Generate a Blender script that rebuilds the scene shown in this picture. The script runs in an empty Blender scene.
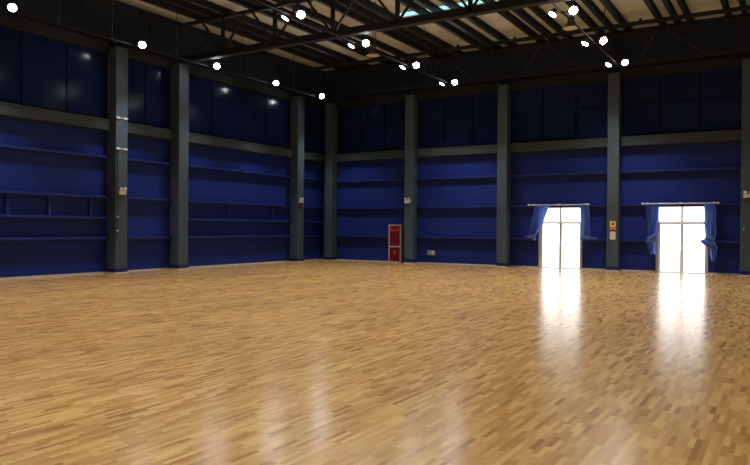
import bpy, math, random
from mathutils import Vector, Matrix
random.seed(7)
S = bpy.context.scene
C = S.collection
PI = math.pi

# ------------------------------------------------------------------ helpers
class MB:
    """collects shapes and links them as ONE mesh object"""
    def __init__(s): s.v = []; s.f = []; s.sm = []
    def add(s, vs, fs, smooth=False):
        n = len(s.v); s.v += [Vector(v) for v in vs]
        s.f += [tuple(i + n for i in f) for f in fs]; s.sm += [smooth] * len(fs); return s
    def box(s, x0, x1, y0, y1, z0, z1, b=0.0):
        if b <= 0:
            vs = [(x, y, z) for x in (x0, x1) for y in (y0, y1) for z in (z0, z1)]
            return s.add(vs, [(0,1,3,2),(4,6,7,5),(0,4,5,1),(2,3,7,6),(0,2,6,4),(1,5,7,3)])
        # chamfered along the vertical edges and along the top/bottom
        def ring(i, z): return [(x0+i,y0+b,z),(x0+b,y0+i,z),(x1-b,y0+i,z),(x1-i,y0+b,z),(x1-i,y1-b,z),(x1-b,y1-i,z),(x0+b,y1-i,z),(x0+i,y1-b,z)]
        rs = [ring(b*.6, z0), ring(0, z0+b), ring(0, z1-b), ring(b*.6, z1)]
        vs = sum(rs, []); fs = [tuple(range(7,-1,-1)), tuple(range(24,32))]
        for r in range(3):
            for k in range(8):
                a = r*8; fs.append((a+k, a+(k+1)%8, a+8+(k+1)%8, a+8+k))
        return s.add(vs, fs)
    def bar(s, p, q, w, h):
        p, q = Vector(p), Vector(q); d = (q-p).normalized()
        up = Vector((0,0,1)) if abs(d.z) < .95 else Vector((0,1,0))
        a = d.cross(up).normalized(); u = a.cross(d).normalized()
        vs = [e + a*i*w/2 + u*j*h/2 for e in (p, q) for i in (-1,1) for j in (-1,1)]
        return s.add(vs, [(0,1,3,2),(4,6,7,5),(0,4,5,1),(2,3,7,6),(0,2,6,4),(1,5,7,3)])
    def tube(s, pts, r, seg=10, caps=True):
        pts = [Vector(p) for p in pts]; rings = []
        for i, p in enumerate(pts):
            d = (pts[min(i+1,len(pts)-1)] - pts[max(i-1,0)]).normalized()
            up = Vector((0,0,1)) if abs(d.z) < .9 else Vector((1,0,0))
            a = d.cross(up).normalized(); u = a.cross(d)
            rr = r[i] if isinstance(r, (list, tuple)) else r
            rings.append([p + (a*math.cos(t*2*PI/seg) + u*math.sin(t*2*PI/seg))*rr for t in range(seg)])
        vs = sum(rings, []); fs = []
        for i in range(len(pts)-1):
            for k in range(seg):
                fs.append((i*seg+k, i*seg+(k+1)%seg, (i+1)*seg+(k+1)%seg, (i+1)*seg+k))
        if caps: fs += [tuple(range(seg-1,-1,-1)), tuple(range((len(pts)-1)*seg, len(pts)*seg))]
        return s.add(vs, fs, True)
    def lathe(s, prof, M=None, seg=24, capend=True):
        """prof: list of (radius, z); M maps local to place"""
        M = M or Matrix()
        vs = []; fs = []
        for r, z in prof:
            for k in range(seg): vs.append(M @ Vector((r*math.cos(k*2*PI/seg), r*math.sin(k*2*PI/seg), z)))
        for i in range(len(prof)-1):
            for k in range(seg): fs.append((i*seg+k, i*seg+(k+1)%seg, (i+1)*seg+(k+1)%seg, (i+1)*seg+k))
        if capend: fs += [tuple(range(seg-1,-1,-1)), tuple(range((len(prof)-1)*seg, len(prof)*seg))]
        return s.add(vs, fs, True)
    def build(s, name, mat, parent=None, label=None):
        if parent is None:
            xs = [v.x for v in s.v]; ys = [v.y for v in s.v]; zs = [v.z for v in s.v]
            org = Vector(((min(xs)+max(xs))/2, (min(ys)+max(ys))/2, min(zs)))
        else: org = parent_world(parent)
        me = bpy.data.meshes.new(name)
        me.from_pydata([v - org for v in s.v], [], s.f); me.update()
        for p, k in zip(me.polygons, s.sm): p.use_smooth = k
        if isinstance(mat, (list, tuple)):
            for m in mat: me.materials.append(m)
        else: me.materials.append(mat)
        o = bpy.data.objects.new(name, me); C.objects.link(o)
        if parent is None: o.location = org
        else: o.parent = parent
        if label: o['label'] = label
        if any(s.sm):
            try: me.set_sharp_from_angle(angle=math.radians(40))
            except Exception: pass
        return o

def parent_world(o):
    v = Vector(o.location)
    while o.parent: o = o.parent; v += Vector(o.location)
    return v
def thing(name, label, cat, loc, group=None):
    o = bpy.data.objects.new(name, None); C.objects.link(o); o.empty_display_size = .1
    o.location = loc; return tag(o, label, cat, group)
def tag(o, label, cat, group=None):
    o['label'] = label; o['category'] = cat; o['kind'] = 'thing'
    if group: o['group'] = group
    return o
def struct(o): o['kind'] = 'structure'; return o
def dup(root, loc, label):
    r = root.copy(); C.objects.link(r); r.location = loc; r['label'] = label
    for ch in root.children:
        c = ch.copy(); C.objects.link(c); c.parent = r
        for g in ch.children:
            d = g.copy(); C.objects.link(d); d.parent = c
    return r
ORD = ['first','second','third','fourth','fifth','sixth','seventh','eighth','ninth','tenth','eleventh','twelfth','thirteenth','fourteenth',
       'fifteenth','sixteenth','seventeenth','eighteenth','nineteenth','twentieth','twenty-first','twenty-second','twenty-third','twenty-fourth','twenty-fifth','twenty-sixth']

# ------------------------------------------------------------------ materials
def srgb(r, g, b):
    f = lambda c: (c/255/12.92) if c/255 <= .04045 else ((c/255+.055)/1.055)**2.4
    return (f(r), f(g), f(b), 1)
def mat(name, col, rough=.5, metal=0, spec=.5, noise=.12, scale=3.0, bump=0.0, stretch=(1,1,1)):
    m = bpy.data.materials.new(name); m.use_nodes = True
    nt = m.node_tree; N = nt.nodes; L = nt.links; b = N['Principled BSDF']
    b.inputs['Roughness'].default_value = rough; b.inputs['Metallic'].default_value = metal
    b.inputs['Specular IOR Level'].default_value = spec
    tc = N.new('ShaderNodeTexCoord'); mp = N.new('ShaderNodeMapping'); mp.inputs['Scale'].default_value = stretch
    L.new(tc.outputs['Object'], mp.inputs['Vector'])
    nz = N.new('ShaderNodeTexNoise'); nz.inputs['Scale'].default_value = scale; nz.inputs['Detail'].default_value = 5
    L.new(mp.outputs[0], nz.inputs['Vector'])
    rp = N.new('ShaderNodeValToRGB'); c = col
    rp.color_ramp.elements[0].position = .3; rp.color_ramp.elements[1].position = .7
    rp.color_ramp.elements[0].color = tuple(max(0, x*(1-noise)) for x in c[:3]) + (1,)
    rp.color_ramp.elements[1].color = tuple(x*(1+noise) for x in c[:3]) + (1,)
    L.new(nz.outputs['Fac'], rp.inputs['Fac']); L.new(rp.outputs['Color'], b.inputs['Base Color'])
    if bump:
        bp = N.new('ShaderNodeBump'); bp.inputs['Strength'].default_value = bump; bp.inputs['Distance'].default_value = .01
        L.new(nz.outputs['Fac'], bp.inputs['Height']); L.new(bp.outputs[0], b.inputs['Normal'])
    return m
def emit(name, col, st):
    m = bpy.data.materials.new(name); m.use_nodes = True; nt = m.node_tree; N = nt.nodes
    N.remove(N['Principled BSDF']); e = N.new('ShaderNodeEmission')
    e.inputs['Color'].default_value = col; e.inputs['Strength'].default_value = st
    nt.links.new(e.outputs[0], N['Material Output'].inputs[0]); return m
def glass(name, tint=(1,1,1,1), gloss=.06):
    m = bpy.data.materials.new(name); m.use_nodes = True; nt = m.node_tree; N = nt.nodes; L = nt.links
    N.remove(N['Principled BSDF']); t = N.new('ShaderNodeBsdfTransparent'); t.inputs[0].default_value = tint
    g = N.new('ShaderNodeBsdfGlossy'); g.inputs['Roughness'].default_value = .02
    x = N.new('ShaderNodeMixShader'); x.inputs[0].default_value = gloss
    L.new(t.outputs[0], x.inputs[1]); L.new(g.outputs[0], x.inputs[2]); L.new(x.outputs[0], N['Material Output'].inputs[0]); return m

def math_node(nt, op, a, b=None):
    n = nt.nodes.new('ShaderNodeMath'); n.operation = op
    for i, v in enumerate((a, b)):
        if v is None: continue
        if isinstance(v, (int, float)): n.inputs[i].default_value = v
        else: nt.links.new(v, n.inputs[i])
    return n.outputs[0]

def floor_material():
    m = bpy.data.materials.new('parquet_strips'); m.use_nodes = True
    nt = m.node_tree; N = nt.nodes; L = nt.links; b = N['Principled BSDF']
    geo = N.new('ShaderNodeNewGeometry'); sp = N.new('ShaderNodeSeparateXYZ'); L.new(geo.outputs['Position'], sp.inputs[0])
    W, LEN = .05, .32
    row = math_node(nt, 'FLOOR', math_node(nt, 'DIVIDE', sp.outputs['X'], W))
    wn = N.new('ShaderNodeTexWhiteNoise'); wn.noise_dimensions = '1D'; L.new(row, wn.inputs['W'])
    off = math_node(nt, 'MULTIPLY', wn.outputs['Value'], 9.7)
    col = math_node(nt, 'FLOOR', math_node(nt, 'ADD', math_node(nt, 'DIVIDE', sp.outputs['Y'], LEN), off))
    cb = N.new('ShaderNodeCombineXYZ'); L.new(row, cb.inputs[0]); L.new(col, cb.inputs[1])
    w2 = N.new('ShaderNodeTexWhiteNoise'); w2.noise_dimensions = '2D'; L.new(cb.outputs[0], w2.inputs['Vector'])
    rp = N.new('ShaderNodeValToRGB'); cr = rp.color_ramp
    cols = [(0.0, FLOOR_C[0]), (.12, FLOOR_C[1]), (.4, FLOOR_C[2]), (.7, FLOOR_C[3]), (1.0, FLOOR_C[4])]
    cr.elements[0].position = 0; cr.elements[0].color = cols[0][1]; cr.elements[1].position = 1; cr.elements[1].color = cols[-1][1]
    for p, c in cols[1:-1]:
        e = cr.elements.new(p); e.color = c
    L.new(w2.outputs['Value'], rp.inputs['Fac'])
    # wood grain along each strip and broad wear patches
    mp = N.new('ShaderNodeMapping'); mp.inputs['Scale'].default_value = (30, 1.6, 1); L.new(geo.outputs['Position'], mp.inputs['Vector'])
    g = N.new('ShaderNodeTexNoise'); g.inputs['Scale'].default_value = 1; g.inputs['Detail'].default_value = 4; L.new(mp.outputs[0], g.inputs['Vector'])
    mp2 = N.new('ShaderNodeMapping'); mp2.inputs['Scale'].default_value = (.9, .22, 1); L.new(geo.outputs['Position'], mp2.inputs['Vector'])
    g2 = N.new('ShaderNodeTexNoise'); g2.inputs['Scale'].default_value = 1; g2.inputs['Detail'].default_value = 3; L.new(mp2.outputs[0], g2.inputs['Vector'])
    k = math_node(nt, 'ADD', math_node(nt, 'MULTIPLY', g.outputs['Fac'], .30), math_node(nt, 'MULTIPLY', g2.outputs['Fac'], .42))
    k = math_node(nt, 'ADD', k, .64)
    mx = N.new('ShaderNodeVectorMath'); mx.operation = 'SCALE'; L.new(rp.outputs['Color'], mx.inputs[0]); L.new(k, mx.inputs['Scale'])
    L.new(mx.outputs[0], b.inputs['Base Color'])
    b.inputs['Specular IOR Level'].default_value = FLOOR_SPEC; b.inputs['Specular Tint'].default_value = (1, .92, .70, 1)
    r = math_node(nt, 'ADD', math_node(nt, 'MULTIPLY', g2.outputs['Fac'], .05), FLOOR_ROUGH)
    L.new(r, b.inputs['Roughness'])
    bp = N.new('ShaderNodeBump'); bp.inputs['Strength'].default_value = .12; bp.inputs['Distance'].default_value = .002
    L.new(g2.outputs['Fac'], bp.inputs['Height']); L.new(bp.outputs[0], b.inputs['Normal'])
    return m

def wall_material(axis):
    """painted blue sheet: faint vertical sheet laps, slight unevenness"""
    m = bpy.data.materials.new('blue_wall_sheet_' + axis); m.use_nodes = True
    nt = m.node_tree; N = nt.nodes; L = nt.links; b = N['Principled BSDF']
    geo = N.new('ShaderNodeNewGeometry'); sp = N.new('ShaderNodeSeparateXYZ'); L.new(geo.outputs['Position'], sp.inputs[0])
    a = sp.outputs[axis]
    fr = math_node(nt, 'FRACT', math_node(nt, 'DIVIDE', math_node(nt, 'ADD', a, 40.0), 1.05))
    lap = math_node(nt, 'LESS_THAN', fr, .035)
    nz = N.new('ShaderNodeTexNoise'); nz.inputs['Scale'].default_value = .55; nz.inputs['Detail'].default_value = 4; L.new(geo.outputs['Position'], nz.inputs['Vector'])
    k = math_node(nt, 'ADD', math_node(nt, 'MULTIPLY', nz.outputs['Fac'], .5), .75)
    k = math_node(nt, 'SUBTRACT', k, math_node(nt, 'MULTIPLY', lap, .2))
    mx = N.new('ShaderNodeVectorMath'); mx.operation = 'SCALE'; mx.inputs[0].default_value = WALL_C; L.new(k, mx.inputs['Scale'])
    L.new(mx.outputs[0], b.inputs['Base Color'])
    b.inputs['Roughness'].default_value = .55; b.inputs['Specular IOR Level'].default_value = .25
    return m

WALL_C = (.019, .046, .29)
FLOOR_C = [srgb(150,111,68), srgb(172,132,83), srgb(184,144,92), srgb(193,154,99), srgb(207,170,112)]
FLOOR_SPEC, FLOOR_ROUGH = .5, .20
SPOT_W, WORLD = 800, 4.5

M = dict(
    floor=floor_material(), wallL=wall_material('Y'), wallB=wall_material('X'),
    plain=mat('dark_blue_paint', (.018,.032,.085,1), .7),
    girt=mat('blue_girt_paint', (.020,.046,.28,1), .5, noise=.1),
    skirt=mat('white_skirting', (.7,.7,.68,1), .5, noise=.05),
    deck=mat('beige_roof_deck', (.62,.69,.76,1), .8, noise=.10, scale=1.2),
    steel=mat('dark_brown_roof_steel', (.018,.024,.036,1), .6, noise=.2),
    steel2=mat('dark_rail_steel', (.07,.075,.085,1), .5, noise=.2),
    col=mat('grey_column_paint', (.085,.128,.175,1), .55, noise=.12, scale=2.0, stretch=(1,1,.25)),
    beam=mat('grey_beam_paint', (.058,.082,.10,1), .6, noise=.1),
    eaves=mat('dark_eaves_paint', (.020,.025,.034,1), .6),
    railpaint=mat('dark_rail_paint', (.045,.046,.05,1), .85, spec=.15),
    bluebase=mat('blue_column_base', (.015,.03,.2,1), .5),
    film=mat('blue_window_film', (.013,.027,.12,1), .15, spec=.16, noise=.25, scale=.8),
    filmframe=mat('blue_window_frame', (.007,.012,.045,1), .8, spec=.1),
    alu=mat('grey_aluminium', (.62,.62,.62,1), .4, metal=.1, noise=.06),
    glass=glass('clear_glass'),
    white=mat('white_plastic', (.85,.92,.95,1), .4, noise=.03),
    lamp_shell=mat('lamp_housing', (.16,.16,.165,1), .45, metal=.2),
    highbay=mat('tan_lamp_reflector', (.62,.60,.50,1), .5, noise=.06),
    red=mat('red_cabinet_panel', srgb(118,18,40), .4, noise=.12),
    cabframe=mat('pale_cabinet_frame', srgb(190,180,190), .4, noise=.05),
    pinktext=mat('pink_lettering', srgb(235,120,125), .5, noise=.02),
    greyred=mat('faded_emblem', srgb(160,95,95), .5, noise=.05),
    signgreen=mat('green_sign_face', srgb(90,150,125), .4, noise=.1),
    signwhite=mat('white_sign_mark', srgb(225,232,240), .4, noise=.03),
    orange=mat('orange_sign_face', srgb(240,150,110), .5, noise=.08),
    yellow=mat('yellow_sign_face', (.95,.84,.42,1), .5, noise=.06),
    maroon=mat('dark_red_sign_edge', srgb(120,50,50), .5, noise=.08),
    olive=mat('olive_emblem', srgb(110,95,20), .5, noise=.05),
    paper=mat('white_notice_sheet', (.86,.95,1.0,1), .6, noise=.04),
    papertext=mat('grey_print', (.5,.56,.62,1), .6, noise=.03),
    chrome=mat('pale_rod_metal', (.7,.74,.8,1), .35, metal=.1, noise=.04),
    outside=mat('pale_concrete_yard', (.75,.75,.72,1), .8),
    lens=emit('lit_lamp_lens', (.97,.99,1,1), 150),
    lens2=emit('lit_lamp_lens_dimmer', (.95,.98,1,1), 25),
    teal=mat('teal_plastic', (.12,.3,.32,1), .4),
    black=mat('black_underside_shade', (.02,.02,.02,1), .4),
)
def cloth_material():
    m = bpy.data.materials.new('blue_sheer_curtain'); m.use_nodes = True
    nt = m.node_tree; N = nt.nodes; L = nt.links; N.remove(N['Principled BSDF'])
    tc = N.new('ShaderNodeTexCoord'); nz = N.new('ShaderNodeTexNoise'); nz.inputs['Scale'].default_value = 6
    L.new(tc.outputs['Object'], nz.inputs['Vector'])
    rp = N.new('ShaderNodeValToRGB'); rp.color_ramp.elements[0].color = (.14,.2,.6,1); rp.color_ramp.elements[1].color = (.21,.29,.72,1)
    L.new(nz.outputs['Fac'], rp.inputs['Fac'])
    d = N.new('ShaderNodeBsdfDiffuse'); L.new(rp.outputs[0], d.inputs['Color'])
    t = N.new('ShaderNodeBsdfTranslucent'); t.inputs['Color'].default_value = (.28,.45,.8,1)
    x = N.new('ShaderNodeMixShader'); x.inputs[0].default_value = .42
    L.new(d.outputs[0], x.inputs[1]); L.new(t.outputs[0], x.inputs[2]); L.new(x.outputs[0], N['Material Output'].inputs[0])
    return m
M['cloth'] = cloth_material()
def skylight_material():
    m = bpy.data.materials.new('cyan_skylight_sheet'); m.use_nodes = True; nt = m.node_tree; N = nt.nodes; L = nt.links; N.remove(N['Principled BSDF'])
    t = N.new('ShaderNodeBsdfTranslucent'); t.inputs['Color'].default_value = (.15,.40,.42,1)
    d = N.new('ShaderNodeBsdfDiffuse'); d.inputs['Color'].default_value = (.5,.7,.72,1)
    x = N.new('ShaderNodeMixShader'); x.inputs[0].default_value = .75
    L.new(d.outputs[0], x.inputs[1]); L.new(t.outputs[0], x.inputs[2]); L.new(x.outputs[0], N['Material Output'].inputs[0]); return m
M['skylight'] = skylight_material()

# ------------------------------------------------------------------ room shell
X1, Y1, H = 31.0, -36.0, 10.45
D1, D2, DZ = (12.2, 14.2), (17.28, 19.3), 2.82
struct(MB().box(-.25, X1+.25, Y1-.25, .25, -.2, 0).build('floor', M['floor']))
struct(MB().box(-.25, 0, Y1, .25, 0, H).build('wall_left', M['wallL']))
w = MB()
for a, b in ((0, D1[0]), (D1[1], D2[0]), (D2[1], X1)): w.box(a, b, 0, .25, 0, DZ)
w.box(0, X1, 0, .25, DZ, H); struct(w.build('wall_back', M['wallB']))
struct(MB().box(X1, X1+.25, Y1, .25, 0, H).build('wall_right', M['wallL']))
struct(MB().box(-.25, X1+.25, Y1-.25, Y1, 0, H).build('wall_front', M['wallB']))
SKY = (8.3, 12.7, -6.85, -6.4)
c = MB(); c.box(-.25, X1+.25, Y1-.25, SKY[2], H, H+.15); c.box(-.25, X1+.25, SKY[3], .25, H, H+.15)
c.box(-.25, SKY[0], SKY[2], SKY[3], H, H+.15); c.box(SKY[1], X1+.25, SKY[2], SKY[3], H, H+.15)
struct(c.build('ceiling', M['deck']))
struct(MB().add([(SKY[0],SKY[2],H+.01),(SKY[1],SKY[2],H+.01),(SKY[1],SKY[3],H+.01),(SKY[0],SKY[3],H+.01)], [(0,1,2,3)]).build('window_1', M['skylight']))
struct(MB().box(-30, 60, .25, 60, -.25, -.02).build('ground', M['outside']))

COLY = [-13.86, -10.77, -2.8]          # columns on the left wall
COLX = [.69, 5.65, 10.6, 15.62, 20.72] # columns on the back wall
CW, CDL, CDB = .54, .56, .55
# white skirting strips between the columns
b = MB()
ed = [Y1] + sum([[y-CW/2, y+CW/2] for y in COLY], []) + [0]
for i in range(0, len(ed), 2): b.box(0, .03, ed[i], ed[i+1], 0, .07)
struct(b.build('baseboard_left', M['skirt']))
b = MB()
ed = [.03]
for x in COLX: ed += [x-.24, x+.24]
ed.append(X1); segs = [(ed[i], ed[i+1]) for i in range(0, len(ed), 2)]
cut = []
for a, e in segs:
    for d in (D1, D2):
        if a < d[0] and e > d[1]: cut += [(a, d[0]), (d[1], e)]; break
    else: cut.append((a, e))
for a, e in cut: b.box(a, e, -.03, 0, 0, .07)
struct(b.build('baseboard_back', M['skirt']))

# ------------------------------------------------------------------ columns
def column(x0, x1, y0, y1, label):
    t = thing('column', label, 'column', ((x0+x1)/2, (y0+y1)/2, 0), 'grey steel columns along the walls')
    MB().box(x0, x1, y0, y1, .2, 8.54, .012).build('shaft', M['col'], t)
    e = .012
    MB().box(x0-(e if x0 > .1 else 0), x1+e, y0-e, y1+(0 if x0 > .1 else e), .06, .2).build('base_band', M['bluebase'], t, 'blue band round the column foot')
    e = .03
    MB().box(x0-(e if y1 > -.5 and y1 < 0 and x0 > .1 else 0), x1+e, y0-e, y1+(0 if x0 > .1 else e), 0, .06).build('skirting', M['skirt'], t, 'white skirting round the column foot')
    return t
lab = ['grey column on the left wall with pale clamp bands, nearest the camera',
       'grey column on the left wall, the middle one of the three there',
       'grey column on the left wall, nearest the back corner']
for y, l in zip(COLY, lab): column(.032, CDL, y-CW/2, y+CW/2, l)
lab = ['dark grey column standing in the corner of the two blue walls',
       'grey column on the back wall beside the red fire hose cabinet',
       'grey column on the back wall, next left of the first glazed doorway',
       'grey column between the two glazed doorways, with posted signs',
       'grey column cut by the right edge, past the second doorway']
for x, l in zip(COLX, lab): column(x-.24, x+.24, -CDB, -.032, l)

# clamp bands and a conduit on the first left column
for z, l in ((5.87, 'pale clamp band round the nearest left column, level with the wall beam'), (4.71, 'pale clamp band round the nearest left column, below the wall beam')):
    y0, y1 = COLY[0]-CW/2, COLY[0]+CW/2
    t = thing('clamp_band', l, 'clamp', (CDL, COLY[0], z), 'clamp bands on the column')
    MB().box(CDL+.002, CDL+.012, y0, y1, z-.02, z+.02).build('strap', M['alu'], t)
    for yy in (y0+.07, y1-.14): MB().box(CDL+.012, CDL+.04, yy-.06, yy+.07, z-.035, z+.035, .006).build('buckle', M['white'], t)
t = thing('wall_conduit', 'thin grey conduit running down the nearest left column', 'conduit', (CDL, COLY[0]-.2, 1.5))
MB().tube([(CDL+.028, COLY[0]-.2, 1.3), (CDL+.028, COLY[0]-.2, 4.66)], .014, 8).build('pipe', M['steel2'], t)
for z in (1.62, 2.15): MB().box(CDL+.002, CDL+.045, COLY[0]-.24, COLY[0]-.16, z-.03, z+.03).build('clip', M['alu'], t)

# ------------------------------------------------------------------ wall beams, eaves beams, girts, clerestory
ybays = [(Y1, COLY[0]-CW/2), (COLY[0]+CW/2, COLY[1]-CW/2), (COLY[1]+CW/2, COLY[2]-CW/2), (COLY[2]+CW/2, -.2)]
xbays = [(.93 if i == 0 else COLX[i]+.24, COLX[i+1]-.24) for i in range(4)] + [(COLX[4]+.24, X1)]
ly = ['left of the nearest left-wall column', 'between the two nearest left-wall columns', 'between the middle and far left-wall columns', 'in the short bay beside the back corner']
lx = ['from the corner column to the fire cabinet column', 'in the bay with the low exit sign', 'over the first glazed doorway', 'over the second glazed doorway', 'past the column at the right edge']
def channel_y(m, x, y0, y1, z0, z1):     # I-section running along the left wall
    y0 += .04; y1 -= .04
    m.box(.032, x, y0, y1, z1-.05, z1); m.box(.032, x, y0, y1, z0, z0+.05); m.box(.032, x-.02, y0, y1, z0+.05, z1-.05)
def channel_x(m, d, x0, x1, z0, z1):
    x0 += .035; x1 -= .035
    m.box(x0, x1, -d, -.032, z1-.05, z1); m.box(x0, x1, -d, -.032, z0, z0+.05); m.box(x0, x1, -d+.02, -.032, z0+.05, z1-.05)
for (a, e), l in zip(ybays, ly):
    m = MB(); channel_y(m, .28, a, e, 5.40, 5.80); tag(m.build('wall_beam', M['beam']), 'grey steel wall beam, left wall, ' + l, 'beam', 'grey beams at mid height')
    m = MB(); channel_y(m, .22, a, e, 8.32, 8.72); tag(m.build('eaves_beam', M['eaves']), 'dark upper eaves beam, left wall, ' + l, 'beam', 'dark eaves beams near the roof')
for (a, e), l in zip(xbays, lx):
    m = MB(); channel_x(m, .28, a, e, 5.40, 5.80); tag(m.build('wall_beam', M['beam']), 'grey steel wall beam, back wall, ' + l, 'beam', 'grey beams at mid height')
    m = MB(); channel_x(m, .22, a, e, 8.32, 8.72); tag(m.build('eaves_beam', M['eaves']), 'dark upper eaves beam, back wall, ' + l, 'beam', 'dark eaves beams near the roof')

n = 0
def trim(m, mm=None):
    global n; n += 1
    return struct(m.build('trim_%d' % n, mm or M['girt']))
def girt_y(a, e, z): m = MB(); m.box(0, .19, a, e, z, z+.02); m.box(.175, .19, a, e, z-.06, z); m.box(0, .02, a, e, z-.10, z); trim(m)
def girt_x(a, e, z): m = MB(); m.box(a, e, -.19, 0, z, z+.02); m.box(a, e, -.19, -.175, z-.06, z); m.box(a, e, -.02, 0, z-.10, z); trim(m)
for i, (a, e) in enumerate(ybays):
    for z in ((1.37, 2.13, 2.92, 4.42) if i != 1 else (1.37, 2.92, 4.42)): girt_y(a, e, z)
for a, e in xbays:
    for z in (1.37, 2.88, 4.32):
        cuts = [(a, e)]
        for d in (D1, D2):
            if z < DZ and a < d[0] and e > d[1]: cuts = [(a, d[0]-.02), (d[1]+.02, e)]
        for p, q in cuts: girt_x(p, q, z)
for y in (-18.0, -16.5, -14.85, -4.5, -7.6):   # short uprights between the middle girts
    trim(MB().box(0, .10, y-.04, y+.04, 2.15, 2.82))
for a, e in ybays: trim(MB().box(0, .07, a, e, 5.33, 5.399), M['plain'])  # added ledger strips, coloured dark to merge with the shade under the beams
for a, e in xbays: trim(MB().box(a, e, -.07, 0, 5.33, 5.399), M['plain'])
# dark blue glazed band over the beams: one window to a bay
wn = 1
for a, e in ybays:
    wn += 1
    r = bpy.data.objects.new('window_%d' % wn, None); C.objects.link(r); r.location = (0, (a+e)/2, 5.86); struct(r)
    MB().box(0, .02, a, e, 5.86, 8.31).build('pane', M['film'], r)
    f = MB(); k = max(1, round((e-a)/1.7))
    for i in range(k+1):
        y = a + (e-a)*i/k; y = min(max(y, a+.03), e-.03); f.box(.02, .04, y-.03, y+.03, 5.86, 8.31)
    f.box(.02, .05, a, e, 5.86, 5.9); f.build('window_frame', M['filmframe'], r)
for a, e in xbays:
    wn += 1
    r = bpy.data.objects.new('window_%d' % wn, None); C.objects.link(r); r.location = ((a+e)/2, 0, 5.86); struct(r)
    MB().box(a, e, -.02, 0, 5.86, 8.31).build('pane', M['film'], r)
    f = MB(); k = max(1, round((e-a)/1.5))
    for i in range(k+1):
        x = a + (e-a)*i/k; x = min(max(x, a+.03), e-.03); f.box(x-.03, x+.03, -.05, -.02, 5.86, 8.31)
    f.box(a, e, -.04, -.02, 7.16, 7.21); f.box(a, e, -.07, -.02, 5.86, 5.9); f.build('window_frame', M['filmframe'], r)
# dark sheet above the eaves
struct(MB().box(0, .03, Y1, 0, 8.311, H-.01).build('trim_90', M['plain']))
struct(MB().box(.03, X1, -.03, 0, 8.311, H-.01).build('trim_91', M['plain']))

# ------------------------------------------------------------------ roof steel
pur = [1.5, 2.2]
for bx in (2.95, 5.75, 8.32, 11.05, 13.65, 16.18, 18.6, 21.2, 23.8, 26.4): pur += [bx, bx+1.38, bx+1.95]
for i, x in enumerate(pur):
    m = MB(); m.box(x-.09, x+.09, Y1, -.03, H-.03, H-.001); m.box(x-.035, x+.035, Y1, -.03, H-.23, H-.03); m.box(x-.08, x+.08, Y1, -.03, H-.26, H-.23)
    t_ = '%s out from the left wall' % (ORD[i] if i < len(ORD) else ORD[i-20] + ' past twenty')
    if i >= len(ORD): t_ = '%s in from the right-hand wall' % ORD[len(pur)-1-i]
    tag(m.build('roof_purlin', M['steel']), 'dark steel roof purlin under the beige deck, ' + t_, 'purlin', 'roof purlins under the deck')

def truss(y, zb, zt, nodes, label, wall_l=.0, chord=.24):
    t = thing('roof_truss', label, 'truss', (15, y, zb), 'roof trusses spanning the hall')
    wall_l = .535; e_ = X1-.01
    m = MB(); m.box(wall_l, e_, y-.14, y+.14, zb-.03, zb+.03); m.box(wall_l, e_, y-.06, y+.06, zb+.03, zb+chord); m.build('bottom_chord', M['steel'], t)
    MB().box(wall_l, e_, y-.08, y+.08, zt-.04, zt+.08).build('top_chord', M['steel'], t)
    for x in nodes:
        MB().bar((x, y, zb+.1), (x, y, zt), .12, .12).build('post', M['steel'], t)
        for dx in (-1.15, 1.15):
            if x+dx > .2: MB().bar((x, y, zb+.12), (x+dx, y, zt), .07, .07).build('diagonal', M['steel'], t)
    return t
nodes = [2.85+2.65*i for i in range(10)]
truss(-10.9, 8.58, 10.10, nodes, 'dark roof truss spanning from the middle left-wall column', .0)
# back wall truss above the eaves: rods and a shallow top chord
t = thing('wall_truss', 'dark bracing frame high along the back wall under the roof', 'truss', (15, -.7, 8.6))
MB().box(.04, X1-.01, -.86, -.70, 9.98, 10.10).build('top_chord', M['steel'], t)
MB().box(.8, X1-.01, -.80, -.68, 8.76, 8.90).build('bottom_chord', M['steel'], t)
for x0, x1 in ((17.3, 16.7), (17.75, 19.25), (12.4, 11.7), (12.8, 14.2), (7.4, 6.8), (7.8, 9.3), (22.3, 21.7)):
    MB().bar((x0, -.75, 10.0), (x1, -.75, 8.85), .05, .05).build('brace_rod', M['steel2'], t)
for x in COLX: MB().box(x-.06, x+.06, -.84, -.72, 8.88, 10.0).build('post', M['steel'], t)
# roof tie near the back wall
t = thing('roof_tie', 'dark tie beam crossing under the purlins close to the back wall', 'beam', (15, -2.3, 9.9))
MB().box(0.56, X1-.01, -2.36, -2.24, 9.94, 10.08).build('chord', M['steel'], t)
for x in (2.4, 5.0, 7.75, 9.1, 11.8, 14.5, 17.0): MB().box(x-.05, x+.05, -2.34, -2.26, 10.0, 10.18).build('stub', M['steel'], t)
# bracing along the left column line
t = thing('wall_truss', 'dark diagonal bracing high along the left wall under the roof', 'truss', (.5, -12, 8.7))
MB().box(.40, .52, Y1+.01, -.9, 10.0, 10.10).build('top_chord', M['steel'], t)
for a, e in ((-10.85, -12.4), (-13.8, -12.5), (-13.95, -15.8), (-10.65, -9.2), (-2.9, -4.5), (-7.8, -6.2)):
    MB().bar((.46, a, 8.6), (.46, e, 10.02), .07, .07).build('diagonal', M['steel'], t)
for a in (-17.9, -12.45, -7.0): MB().bar((.46, a, 8.72), (.46, a, 10.02), .08, .08).build('post', M['steel'], t)

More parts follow.
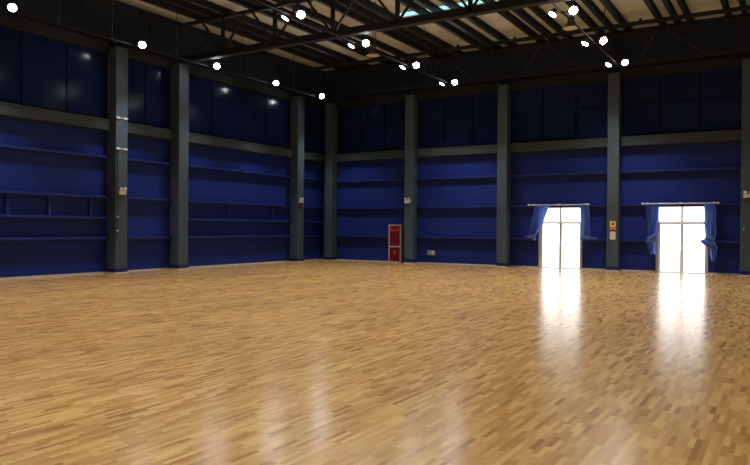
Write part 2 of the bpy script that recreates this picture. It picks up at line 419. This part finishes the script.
# ------------------------------------------------------------------ lighting rails
RZ = 8.50
def rail(x, y0, y1, hang, label):
    t = thing('lighting_rail', label, 'rail', (x, (y0+y1)/2, RZ), 'lighting rails hung from the roof')
    MB().box(x-.02, x+.02, y0, y1, RZ-.025, RZ+.025, .004).build('channel', M['railpaint'], t)
    for y in hang: MB().tube([(x, y, RZ+.03), (x, y, H-.265 if any(abs(x-p) < .12 for p in pur) else H-.002)], .016, 8).build('hanger_rod', M['steel2'], t)
    return t
rail(1.32, -27, -1.2, (-17.0, -14.9, -11.9, -8.1, -4.4), 'long lighting rail hung beside the left wall')
rail(8.6, -27, -1.2, (-12.8, -8.7, -4.6), 'lighting rail with paired floodlights, middle one of the three')
rail(16.1, -27, -1.2, (-8.6, -4.4), 'lighting rail with paired floodlights, nearer the glazed doorways')

# ------------------------------------------------------------------ floodlights
def lampM(d, pos):
    q = Vector(d).normalized().to_track_quat('Z', 'Y'); return Matrix.Translation(pos) @ q.to_matrix().to_4x4()
def make_flood(dx, d, lens, label, loc):
    """origin at the rail; the lamp hangs dx to the side of it and faces d"""
    t = thing('floodlight', label, 'floodlight', loc, 'lit floodlights under the roof')
    L0 = Vector(loc); pos = L0 + Vector((dx, 0, .03)); A = lampM(d, pos)
    MB().lathe([(.055,-.15),(.08,-.14),(.085,-.07),(.13,-.015),(.155,.022),(.155,.045),(.130,.045)], A, 24).build('housing', M['lamp_shell'], t)
    MB().lathe([(.129,.040),(.12,.048),(.08,.058),(.03,.063)], A, 24).build('lens', lens, t, 'glowing white lens')
    sg = 1 if dx > 0 else -1; a = A.to_3x3() @ Vector((0,0,-1)); br = MB()
    br.box(L0.x+(.022 if sg > 0 else -.04), L0.x+(.04 if sg > 0 else -.022), L0.y-.05, L0.y+.05, L0.z-.035, L0.z+.035)
    br.tube([L0+Vector((sg*.03,0,0)), L0+Vector((sg*.08,0,0)), pos + a*.14], .016, 8)
    br.build('mounting_bracket', M['lamp_shell'], t)
    return t
def spot(loc, d, power, deg=None):
    l = bpy.data.lights.new('floodlight_beam', 'SPOT'); l.energy = power; l.spot_size = math.radians(deg or SPOT_DEG); l.spot_blend = 1.0; l.shadow_soft_size = .22
    l.color = (1.0, .96, .86)
    o = bpy.data.objects.new('floodlight_beam', l); C.objects.link(o); o.location = loc
    o.rotation_euler = Vector(d).normalized().to_track_quat('-Z', 'Y').to_euler(); return o
SPOT_DEG = 102
DR, DLt, D0 = (.42, -.72, -.62), (-.35, -.35, -.85), (.55, -.62, -.62)
row1 = [(-2.45, 'lit floodlight on the left-wall rail, nearest the back corner'), (-6.1, 'lit floodlight on the left-wall rail, second from the back corner'),
        (-9.95, 'lit floodlight on the left-wall rail, third from the back corner'), (-13.8, 'lit floodlight on the left-wall rail, just above the nearest column'),
        (-18.75, 'lit floodlight on the left-wall rail, in the top left picture corner')]
p0 = None
for y, l in row1:
    loc = (1.32, y, RZ); p0 = make_flood(.28, D0, M['lens'], l, loc) if p0 is None else dup(p0, loc, l)
    spot((1.7, y, RZ-.2), (.12, 0, -1), SPOT_W, 86)
    if p0['label'] != l: pass
q = ['nearest the back wall', 'second from the back wall', 'third from the back wall', 'fourth from the back wall']
pr = pl = None
for x, ys, nm in ((8.6, (-2.2, -5.97, -9.87, -13.73), 'middle rail'), (16.1, (-2.25, -5.95, -9.87), 'rail nearer the doorways')):
    for i, y in enumerate(ys):
        loc = (x, y, RZ); lr = 'bright right floodlight of the pair %s, %s' % (q[i], nm); ll = 'dimmer left floodlight of the pair %s, %s' % (q[i], nm)
        if pr is None: pr = make_flood(.31, DR, M['lens'], lr, loc); pl = make_flood(-.31, DLt, M['lens2'], ll, loc)
        else: dup(pr, loc, lr); dup(pl, loc, ll)
        spot((x+.4, y-.15, RZ-.2), (.12, -.15, -1), SPOT_W); spot((x-.4, y, RZ-.2), (-.1, 0, -1), SPOT_W*.5)
# the same lamps go on over the rest of the hall, behind and beside the camera
for x in (1.6, 8.6, 16.1, 23.6, 29.4):
    for y in (-2.3, -6, -9.9, -13.8, -18.3, -22.3, -26.3, -30.3, -34):
        if (x < 3 and y > -19) or (x == 8.6 and y > -14) or (x == 16.1 and y > -12): continue
        spot((x, y, RZ-.2), (0, 0, -1), SPOT_W*(.65 if x > 20 else 1.35))

# unlit pendant high bay lamps
def highbay(loc, label):
    x, y, z = loc
    t = thing('high_bay_lamp', label, 'pendant lamp', loc, 'unlit high bay lamps')
    A = Matrix.Translation((x, y, z))
    MB().lathe([(.27,0),(.262,.0),(.25,.012),(.16,.10),(.09,.17),(.0,.175)][::-1] + [(.0,.19),(.10,.18),(.17,.11),(.262,.02)][:0], A, 28, False).build('reflector', M['highbay'], t)
    MB().lathe([(.272,0),(.258,.03),(.175,.12),(.10,.19),(.0,.192)], A, 28, False).build('reflector_shell', M['lamp_shell'], t)
    MB().lathe([(.0,.185),(.10,.185),(.10,.36),(.06,.40),(.0,.40)], A, 20, False).build('ballast', M['lamp_shell'], t)
    MB().lathe([(.24,.012),(.12,.006),(.0,.004)], A, 28, False).build('diffuser', M['highbay'], t)
    MB().tube([(x, y, z+.39), (x, y, H-.265 if any(abs(x-p) < .12 for p in pur) else H-.002)], .016, 8).build('hanger_rod', M['steel2'], t)
highbay((7.75, -7.5, 8.72), 'unlit pendant lamp with tan underside between middle rail pairs')
highbay((15.68, -7.5, 8.68), 'unlit pendant lamp with tan underside close to the doorway rail')

# ------------------------------------------------------------------ glazed doorways
def doorway(num, a, e):
    r = bpy.data.objects.new('door_%d' % num, None); C.objects.link(r); r.location = ((a+e)/2, .1, 0); struct(r)
    mid = (a+e)/2; zt = 2.1
    f = MB()
    f.box(a, a+.11, .02, .16, 0, DZ); f.box(e-.07, e, .06, .16, 0, DZ); f.box(a+.07, e-.07, .06, .16, DZ-.06, DZ)
    f.box(a+.07, e-.07, .06, .16, zt, zt+.06); f.box(mid-.035, mid+.035, .06, .16, zt+.06, DZ-.06)
    f.build('door_frame', M['alu'], r)
    for p, q in ((a+.11, mid-.035), (mid+.035, e-.07)):
        MB().box(p, q, .10, .106, zt+.06, DZ-.06).build('pane', M['glass'], r)
    for s, p, q in ((1, a+.115, mid-.004), (-1, mid+.004, e-.075)):
        l = MB(); l.box(p, p+.055, .08, .13, .012, zt-.006); l.box(q-.055, q, .08, .13, .012, zt-.006)
        l.box(p+.045, q-.045, .09, .12, .006, .035); l.box(p+.045, q-.045, .08, .13, zt-.06, zt-.006)
        lf = l.build('door_leaf', M['alu'], r)
        MB().box(p+.045, q-.045, .10, .106, .035, zt-.06).build('pane', M['glass'], lf)
        hx = (q-.02) if s > 0 else (p+.02)
        h = MB(); h.tube([(hx, .08, .95), (hx, .04, .95), (hx, .04, 1.25), (hx, .08, 1.25)], .012, 8); h.build('door_handle', M['chrome'], lf)
    MB().box(a, e, .02, .25, 0, .005).build('threshold', M['skirt'], r)
doorway(1, *D1); doorway(2, *D2)

# ------------------------------------------------------------------ curtains
def rod(x0, x1, label):
    t = thing('curtain_rod', label, 'curtain rod', ((x0+x1)/2, -.27, 2.9), 'curtain rods over the doorways')
    MB().tube([(x0, -.27, 2.9), (x1, -.27, 2.9)], .026, 12).build('pole', M['chrome'], t)
    for x, s in ((x0, -1), (x1, 1)): MB().lathe([(.0,0),(.035,.0),(.05,.03),(.055,.06),(.04,.09),(.0,.10)], lampM((s,0,0), (x,-.27,2.9)), 14, False).build('finial', M['chrome'], t)
    for x in (x0+.12, (x0+x1)/2, x1-.12):
        m = MB(); m.box(x-.02, x+.02, -.27, 0, 2.915, 2.94); m.box(x-.025, x+.025, -.015, 0, 2.87, 2.97); m.build('wall_bracket', M['chrome'], t)
rod(11.86, 14.48, 'pale curtain rod over the first doorway, beside the signed column')
rod(16.84, 19.62, 'pale curtain rod over the second doorway, by the right edge')

def sheet(rows, folds, depth, phase, y=-.27, nu=56, nv=40):
    """rows: (z, left x, right x, depth factor), top to bottom, smoothly interpolated"""
    def at(t):
        k = t*(len(rows)-1); i = min(int(k), len(rows)-2); u = k-i
        p = [rows[max(i-1,0)], rows[i], rows[i+1], rows[min(i+2,len(rows)-1)]]
        return [.5*((2*p[1][j]) + (-p[0][j]+p[2][j])*u + (2*p[0][j]-5*p[1][j]+4*p[2][j]-p[3][j])*u*u + (-p[0][j]+3*p[1][j]-3*p[2][j]+p[3][j])*u**3) for j in range(4)]
    m = MB(); vs = []; fs = []
    for iv in range(nv+1):
        t = iv/nv; z, xl, xr, df = at(t)
        for iu in range(nu+1):
            u = iu/nu
            w_ = math.sin(u*folds*2*PI + phase + .9*math.sin(t*3+phase)) + .35*math.sin(u*folds*4.7*PI + 2*phase + t*2)
            vs.append((xl + (xr-xl)*u + .012*math.sin(9*t+u*7), y + depth*df*w_*.5, z + .015*math.sin(u*11+phase)*t))
    for iv in range(nv):
        for iu in range(nu):
            a = iv*(nu+1)+iu; fs.append((a, a+1, a+nu+2, a+nu+1))
    m.add(vs, fs, True); return m
def knot(lumps):
    m = MB()
    for (x, y, z, rx, ry, rz, tilt) in lumps:
        vs = []; fs = []; ns, nr = 20, 14
        for i in range(nr+1):
            th = PI*i/nr
            for k in range(ns):
                ph = 2*PI*k/ns; w_ = 1 + .12*math.sin(5*ph+3*th) + .07*math.sin(9*ph-4*th)
                p = Vector((rx*math.sin(th)*math.cos(ph)*w_, ry*math.sin(th)*math.sin(ph)*w_, rz*math.cos(th)))
                p.rotate(Matrix.Rotation(tilt, 3, 'Y')); vs.append(p + Vector((x, y, z)))
        for i in range(nr):
            for k in range(ns): fs.append((i*ns+k, i*ns+(k+1)%ns, (i+1)*ns+(k+1)%ns, (i+1)*ns+k))
        m.add(vs, fs, True)
    return m
def curtain(label, rows, folds, lumps, tail, tailfolds=3, phase=.4):
    z0 = tail[-1][0]
    t = thing('curtain', label, 'curtain', ((rows[-1][1]+rows[-1][2])/2, -.2, z0), 'blue curtains at the doorways')
    sheet(rows, folds, .11, phase).build('drape', M['cloth'], t)
    knot(lumps).build('tied_knot', M['cloth'], t)
    if tail: sheet(tail, tailfolds, .09, phase+1, nv=16, nu=36).build('tail', M['cloth'], t)
curtain('blue curtain swept aside, at the first doorway, on the side away from posted signs',
        [(2.86,12.06,12.74,1), (2.5,11.99,12.62,1.1), (2.1,11.92,12.48,1.1), (1.75,11.84,12.30,1), (1.50,11.80,12.14,.9), (1.42,11.85,12.07,.7)], 6,
        [(11.98,-0.29,1.42,.20,.10,.085,-.5), (12.08,-0.30,1.36,.10,.09,.09,.3), (11.84,-0.27,1.46,.16,.07,.06,-.3)],
        [(1.50,11.70,11.98,.7), (1.44,11.60,11.92,1), (1.38,11.62,11.92,.9), (1.33,11.78,12.0,.6)])
curtain('blue curtain gathered and tied, beside the column with the signs',
        [(2.86,14.14,14.50,1), (2.5,14.16,14.56,1), (2.1,14.20,14.58,1), (1.75,14.24,14.60,1), (1.5,14.26,14.58,.9), (1.44,14.3,14.54,.7)], 5,
        [(14.40,-0.30,1.40,.21,.10,.08,.1), (14.30,-0.31,1.39,.10,.09,.09,.0), (14.60,-0.28,1.42,.2,.08,.065,.08)],
        [(1.46,14.6,14.8,.6), (1.43,14.62,14.92,.8), (1.38,14.62,14.93,.8), (1.34,14.6,14.8,.5)], phase=1.3)
curtain('blue curtain with hanging knot, on the signed column side of the second doorway',
        [(2.86,16.9,17.42,1), (2.5,16.93,17.42,1), (2.1,16.98,17.40,1), (1.75,17.0,17.36,.9), (1.5,17.04,17.34,.7), (1.40,17.08,17.32,.6)], 6,
        [(17.18,-0.30,1.42,.19,.11,.13,.2), (17.10,-0.33,1.30,.14,.10,.12,-.4), (17.28,-0.31,1.5,.11,.09,.13,.3)],
        [(1.36,17.06,17.32,.6), (1.15,17.0,17.36,1.1), (.95,17.04,17.38,1.1), (.78,17.10,17.38,1)], phase=2.0)
curtain('blue curtain with lumpy knot and long tail, nearest the right edge',
        [(2.86,19.14,19.58,1), (2.5,19.15,19.6,1), (2.1,19.17,19.6,1), (1.75,19.2,19.6,.9), (1.45,19.22,19.56,.8), (1.30,19.26,19.54,.6)], 6,
        [(19.26,-0.31,1.30,.20,.12,.13,.35), (19.46,-0.33,1.22,.17,.12,.15,-.3), (19.38,-0.31,1.42,.18,.11,.12,0.2)],
        [(1.2,19.36,19.62,.6), (1.0,19.36,19.66,1), (.78,19.40,19.64,1), (.56,19.44,19.56,.8)], phase=2.9)

# ------------------------------------------------------------------ fire hose cabinet
def text_mesh(s, size, mat_, parent, name, cx, y, cz, label=None, squash=1.0):
    cu = bpy.data.curves.new(name, 'FONT'); cu.body = s; cu.size = size; cu.align_x = 'CENTER'; cu.align_y = 'CENTER'; cu.extrude = .003; cu.resolution_u = 3
    tmp = bpy.data.objects.new(name + '_tmp', cu); C.objects.link(tmp)
    bpy.context.view_layer.update()
    me = bpy.data.meshes.new_from_object(tmp.evaluated_get(bpy.context.evaluated_depsgraph_get()))
    bpy.data.objects.remove(tmp); bpy.data.curves.remove(cu)
    me.materials.clear(); me.materials.append(mat_)
    me.transform(Matrix.Diagonal((squash, 1, 1, 1))); me.transform(Matrix.Rotation(PI/2, 4, 'X'))
    pw = parent_world(parent); me.transform(Matrix.Translation(Vector((cx, y, cz)) - pw))
    o = bpy.data.objects.new(name, me); C.objects.link(o); o.parent = parent
    if label: o['label'] = label
    return o
fx0, fx1, fy, fz = 4.33, 5.07, -.26, 1.98
t = thing('fire_hose_cabinet', 'tall red fire hose cabinet with pale frame against the blue back wall', 'fire cabinet', ((fx0+fx1)/2, fy/2, 0))
MB().box(fx0+.01, fx1-.01, fy+.02, -.03, .0, fz-.01).build('body', M['cabframe'], t)
f = MB(); 
f.box(fx0, fx0+.07, fy, fy+.02, 0, fz); f.box(fx1-.07, fx1, fy, fy+.02, 0, fz)
for z0, z1 in ((0, .09), (.80, .88), (fz-.07, fz)): f.box(fx0+.07, fx1-.07, fy, fy+.02, z0, z1)
f.build('frame', M['cabframe'], t, 'pale metal frame')
d = MB().box(fx0+.07, fx1-.07, fy+.006, fy+.02, .88, fz-.07).build('upper_door', M['red'], t)
text_mesh('消火栓', .19, M['pinktext'], d, 'lettering', (fx0+fx1)/2, fy+.003, 1.69, 'pale pink characters')
MB().box(fx1-.12, fx1-.095, fy-.02, fy+.006, 1.25, 1.42).build('handle', M['greyred'], d)
d = MB().box(fx0+.07, fx1-.07, fy+.006, fy+.02, .09, .80).build('lower_door', M['red'], t)
e = MB(); e.lathe([(.0,0),(.09,0),(.09,.006),(.0,.006)], lampM((0,-1,0), ((fx0+fx1)/2, fy+.006, .55)), 20, False)
e.box((fx0+fx1)/2-.035, (fx0+fx1)/2+.035, fy, fy+.006, .34, .44); e.build('emblem', M['greyred'], d, 'faded round mark')
MB().box(fx1-.12, fx1-.095, fy-.02, fy+.006, .42, .55).build('handle', M['greyred'], d)

# low exit sign on the back wall
ex = 6.68; ez = .44
t = thing('exit_sign', 'small green and white exit sign low on the blue back wall', 'sign', (ex, -.02, ez))
MB().box(ex-.20, ex+.20, -.04, 0, ez, ez+.24, .004).build('case', M['white'], t)
MB().box(ex-.19, ex+.19, -.045, -.04, ez+.01, ez+.23).build('face', M['signgreen'], t)
m = MB()   # running figure in a doorway and an arrow
m.box(ex+.07, ex+.16, -.049, -.045, ez+.03, ez+.21)
m.build('door_mark', M['signwhite'], t)
m = MB(); y = -.048
m.lathe([(.0,0),(.02,0),(.02,.003),(.0,.003)], lampM((0,-1,0), (ex+.005, -.045, ez+.195)), 14, False)
for p, q in (((0,.17),(-.02,.10)), ((-.02,.10),(.03,.07)), ((.03,.07),(.03,.03)), ((-.02,.10),(-.06,.06)), ((-.06,.06),(-.1,.06)), ((0,.165),(.045,.13)), ((0,.165),(-.05,.14)), ((-.05,.14),(-.06,.11))):
    m.bar((ex+p[0], y, ez+p[1]), (ex+q[0], y, ez+q[1]), .006, .022)
m.build('running_figure', M['signwhite'], t)
MB().add([(ex-.17,-.048,ez+.12),(ex-.12,-.048,ez+.07),(ex-.12,-.048,ez+.17)], [(0,1,2)]).build('arrow', M['signwhite'], t)

# ------------------------------------------------------------------ emergency lights on the columns
def emergency(pos, nx, label):
    """pos on the column face; nx: outward normal 'x' (left wall) or 'y' (back wall)"""
    t = thing('emergency_light', label, 'emergency light', pos, 'white twin-head emergency lights')
    P = Vector(pos)
    o = Vector((1,0,0)) if nx == 'x' else Vector((0,-1,0)); s = Vector((0,1,0)) if nx == 'x' else Vector((1,0,0))
    def bx(m, s0, s1, o0, o1, z0, z1, b):
        p = P + s*s0 + o*o0; q = P + s*s1 + o*o1
        m.box(min(p.x,q.x), max(p.x,q.x), min(p.y,q.y), max(p.y,q.y), P.z+z0, P.z+z1, b); return m
    bx(MB(), -.16, .16, 0, .07, -.10, .05, .01).build('case', M['white'], t)
    bx(MB(), -.15, .15, .005, .045, -.125, -.10, 0).build('painted_underside_shade', M['black'], t)  # black strip put in as the shade under the case
    for k in (-1, 1):
        c0 = P + s*k*.09 + o*.085 + Vector((0,0,.12)); A = lampM(o + s*k*.35 + Vector((0,0,-.25)), c0)
        h = MB().lathe([(.0,-.05),(.035,-.045),(.062,.0),(.065,.03),(.058,.035)], A, 18, False).build('lamp_head', M['white'], t)
        MB().lathe([(.058,.033),(.04,.04),(.0,.043)], A, 18, False).build('lens', M['glass'] if False else M['signwhite'], h)
        MB().tube([c0 - Vector((0,0,.03)), P + s*k*.09 + o*.05 + Vector((0,0,.045))], .012, 8).build('stem', M['white'], t)
emergency((CDL+.002, -13.86, 3.08), 'x', 'white twin-head emergency light on the nearest left-wall column')
emergency((CDL+.002, -2.8, 3.15), 'x', 'white twin-head emergency light on the left-wall column by the corner')
emergency((5.61, -CDB-.002, 3.15), 'y', 'white twin-head emergency light on the column above the fire cabinet')
emergency((20.74, -CDB-.002, 3.18), 'y', 'white twin-head emergency light on the column at the right edge')
t = thing('wall_switch', 'small teal switch low on the column at the right edge', 'switch', (20.6, -CDB-.002, 1.86))
MB().box(20.56, 20.64, -CDB-.02, -CDB-.002, 1.80, 1.92, .004).build('plate', M['teal'], t)
MB().box(20.585, 20.615, -CDB-.03, -CDB-.02, 1.84, 1.88).build('button', M['white'], t)

# signs on the column between the doorways
sx = 15.64; y = -CDB-.002
t = thing('warning_sign', 'yellow and orange sign with dark round emblem on the column between doorways', 'sign', (sx, y, 1.78))
MB().box(sx-.125, sx+.125, y-.014, y, 1.76, 2.16).build('plate', M['orange'], t)
MB().box(sx-.115, sx+.115, y-.018, y-.014, 1.92, 2.15).build('upper_panel', M['yellow'], t)
MB().box(sx-.125, sx+.125, y-.018, y-.014, 1.74, 1.79).build('lower_band', M['maroon'], t)
m = MB(); m.lathe([(.0,0),(.062,0),(.062,.004),(.0,.004)], lampM((0,-1,0), (sx+.005, y-.018, 2.04)), 20, False); m.build('emblem', M['olive'], t)
t = thing('posted_notice', 'white printed notice sheet under the yellow sign on the column', 'notice', (sx, y, 1.35))
MB().box(sx-.115, sx+.115, y-.008, y, 1.37, 1.71).build('sheet', M['paper'], t)
m = MB()
for i in range(6): m.box(sx-.09, sx+.09-.03*(i % 3), y-.0095, y-.008, 1.42+.045*i, 1.435+.045*i)
m.build('printed_lines', M['papertext'], t)

# ------------------------------------------------------------------ daylight, camera
wd = bpy.data.worlds.new('daylight'); S.world = wd; wd.use_nodes = True
bg = wd.node_tree.nodes['Background']; bg.inputs['Color'].default_value = (1, .99, .97, 1); bg.inputs['Strength'].default_value = WORLD

cam = bpy.data.cameras.new('camera'); co = bpy.data.objects.new('camera', cam); C.objects.link(co)
F = 686.774; cam.sensor_fit = 'HORIZONTAL'; cam.sensor_width = 36; cam.lens = 36*F/750; cam.clip_end = 300
yaw, pitch, roll = .546086, -.0068276, .00719039
cy, sy = math.cos(yaw), math.sin(yaw)
fw = Vector((-sy*math.cos(pitch), cy*math.cos(pitch), math.sin(pitch))); r0 = Vector((cy, sy, 0)); u0 = r0.cross(fw)
r_ = math.cos(roll)*r0 + math.sin(roll)*u0; u_ = -math.sin(roll)*r0 + math.cos(roll)*u0
mw = Matrix((( r_.x, u_.x, -fw.x, 22.2336), (r_.y, u_.y, -fw.y, -31.0707), (r_.z, u_.z, -fw.z, 1.8), (0,0,0,1)))
co.matrix_world = mw
S.camera = co
S.view_settings.view_transform = 'Standard'; S.view_settings.look = 'None'; S.view_settings.exposure = 0
vs = S.view_settings; vs.use_curve_mapping = True      # camera-like tone response: deeper shadows
cv = vs.curve_mapping.curves[3]
cv.points.new(.03, .025); cv.points.new(.12, .118); cv.points.new(.4, .42); vs.curve_mapping.update()
S.cycles.use_denoising = True
S.cycles.max_bounces = 8; S.cycles.diffuse_bounces = 5; S.cycles.sample_clamp_indirect = 20
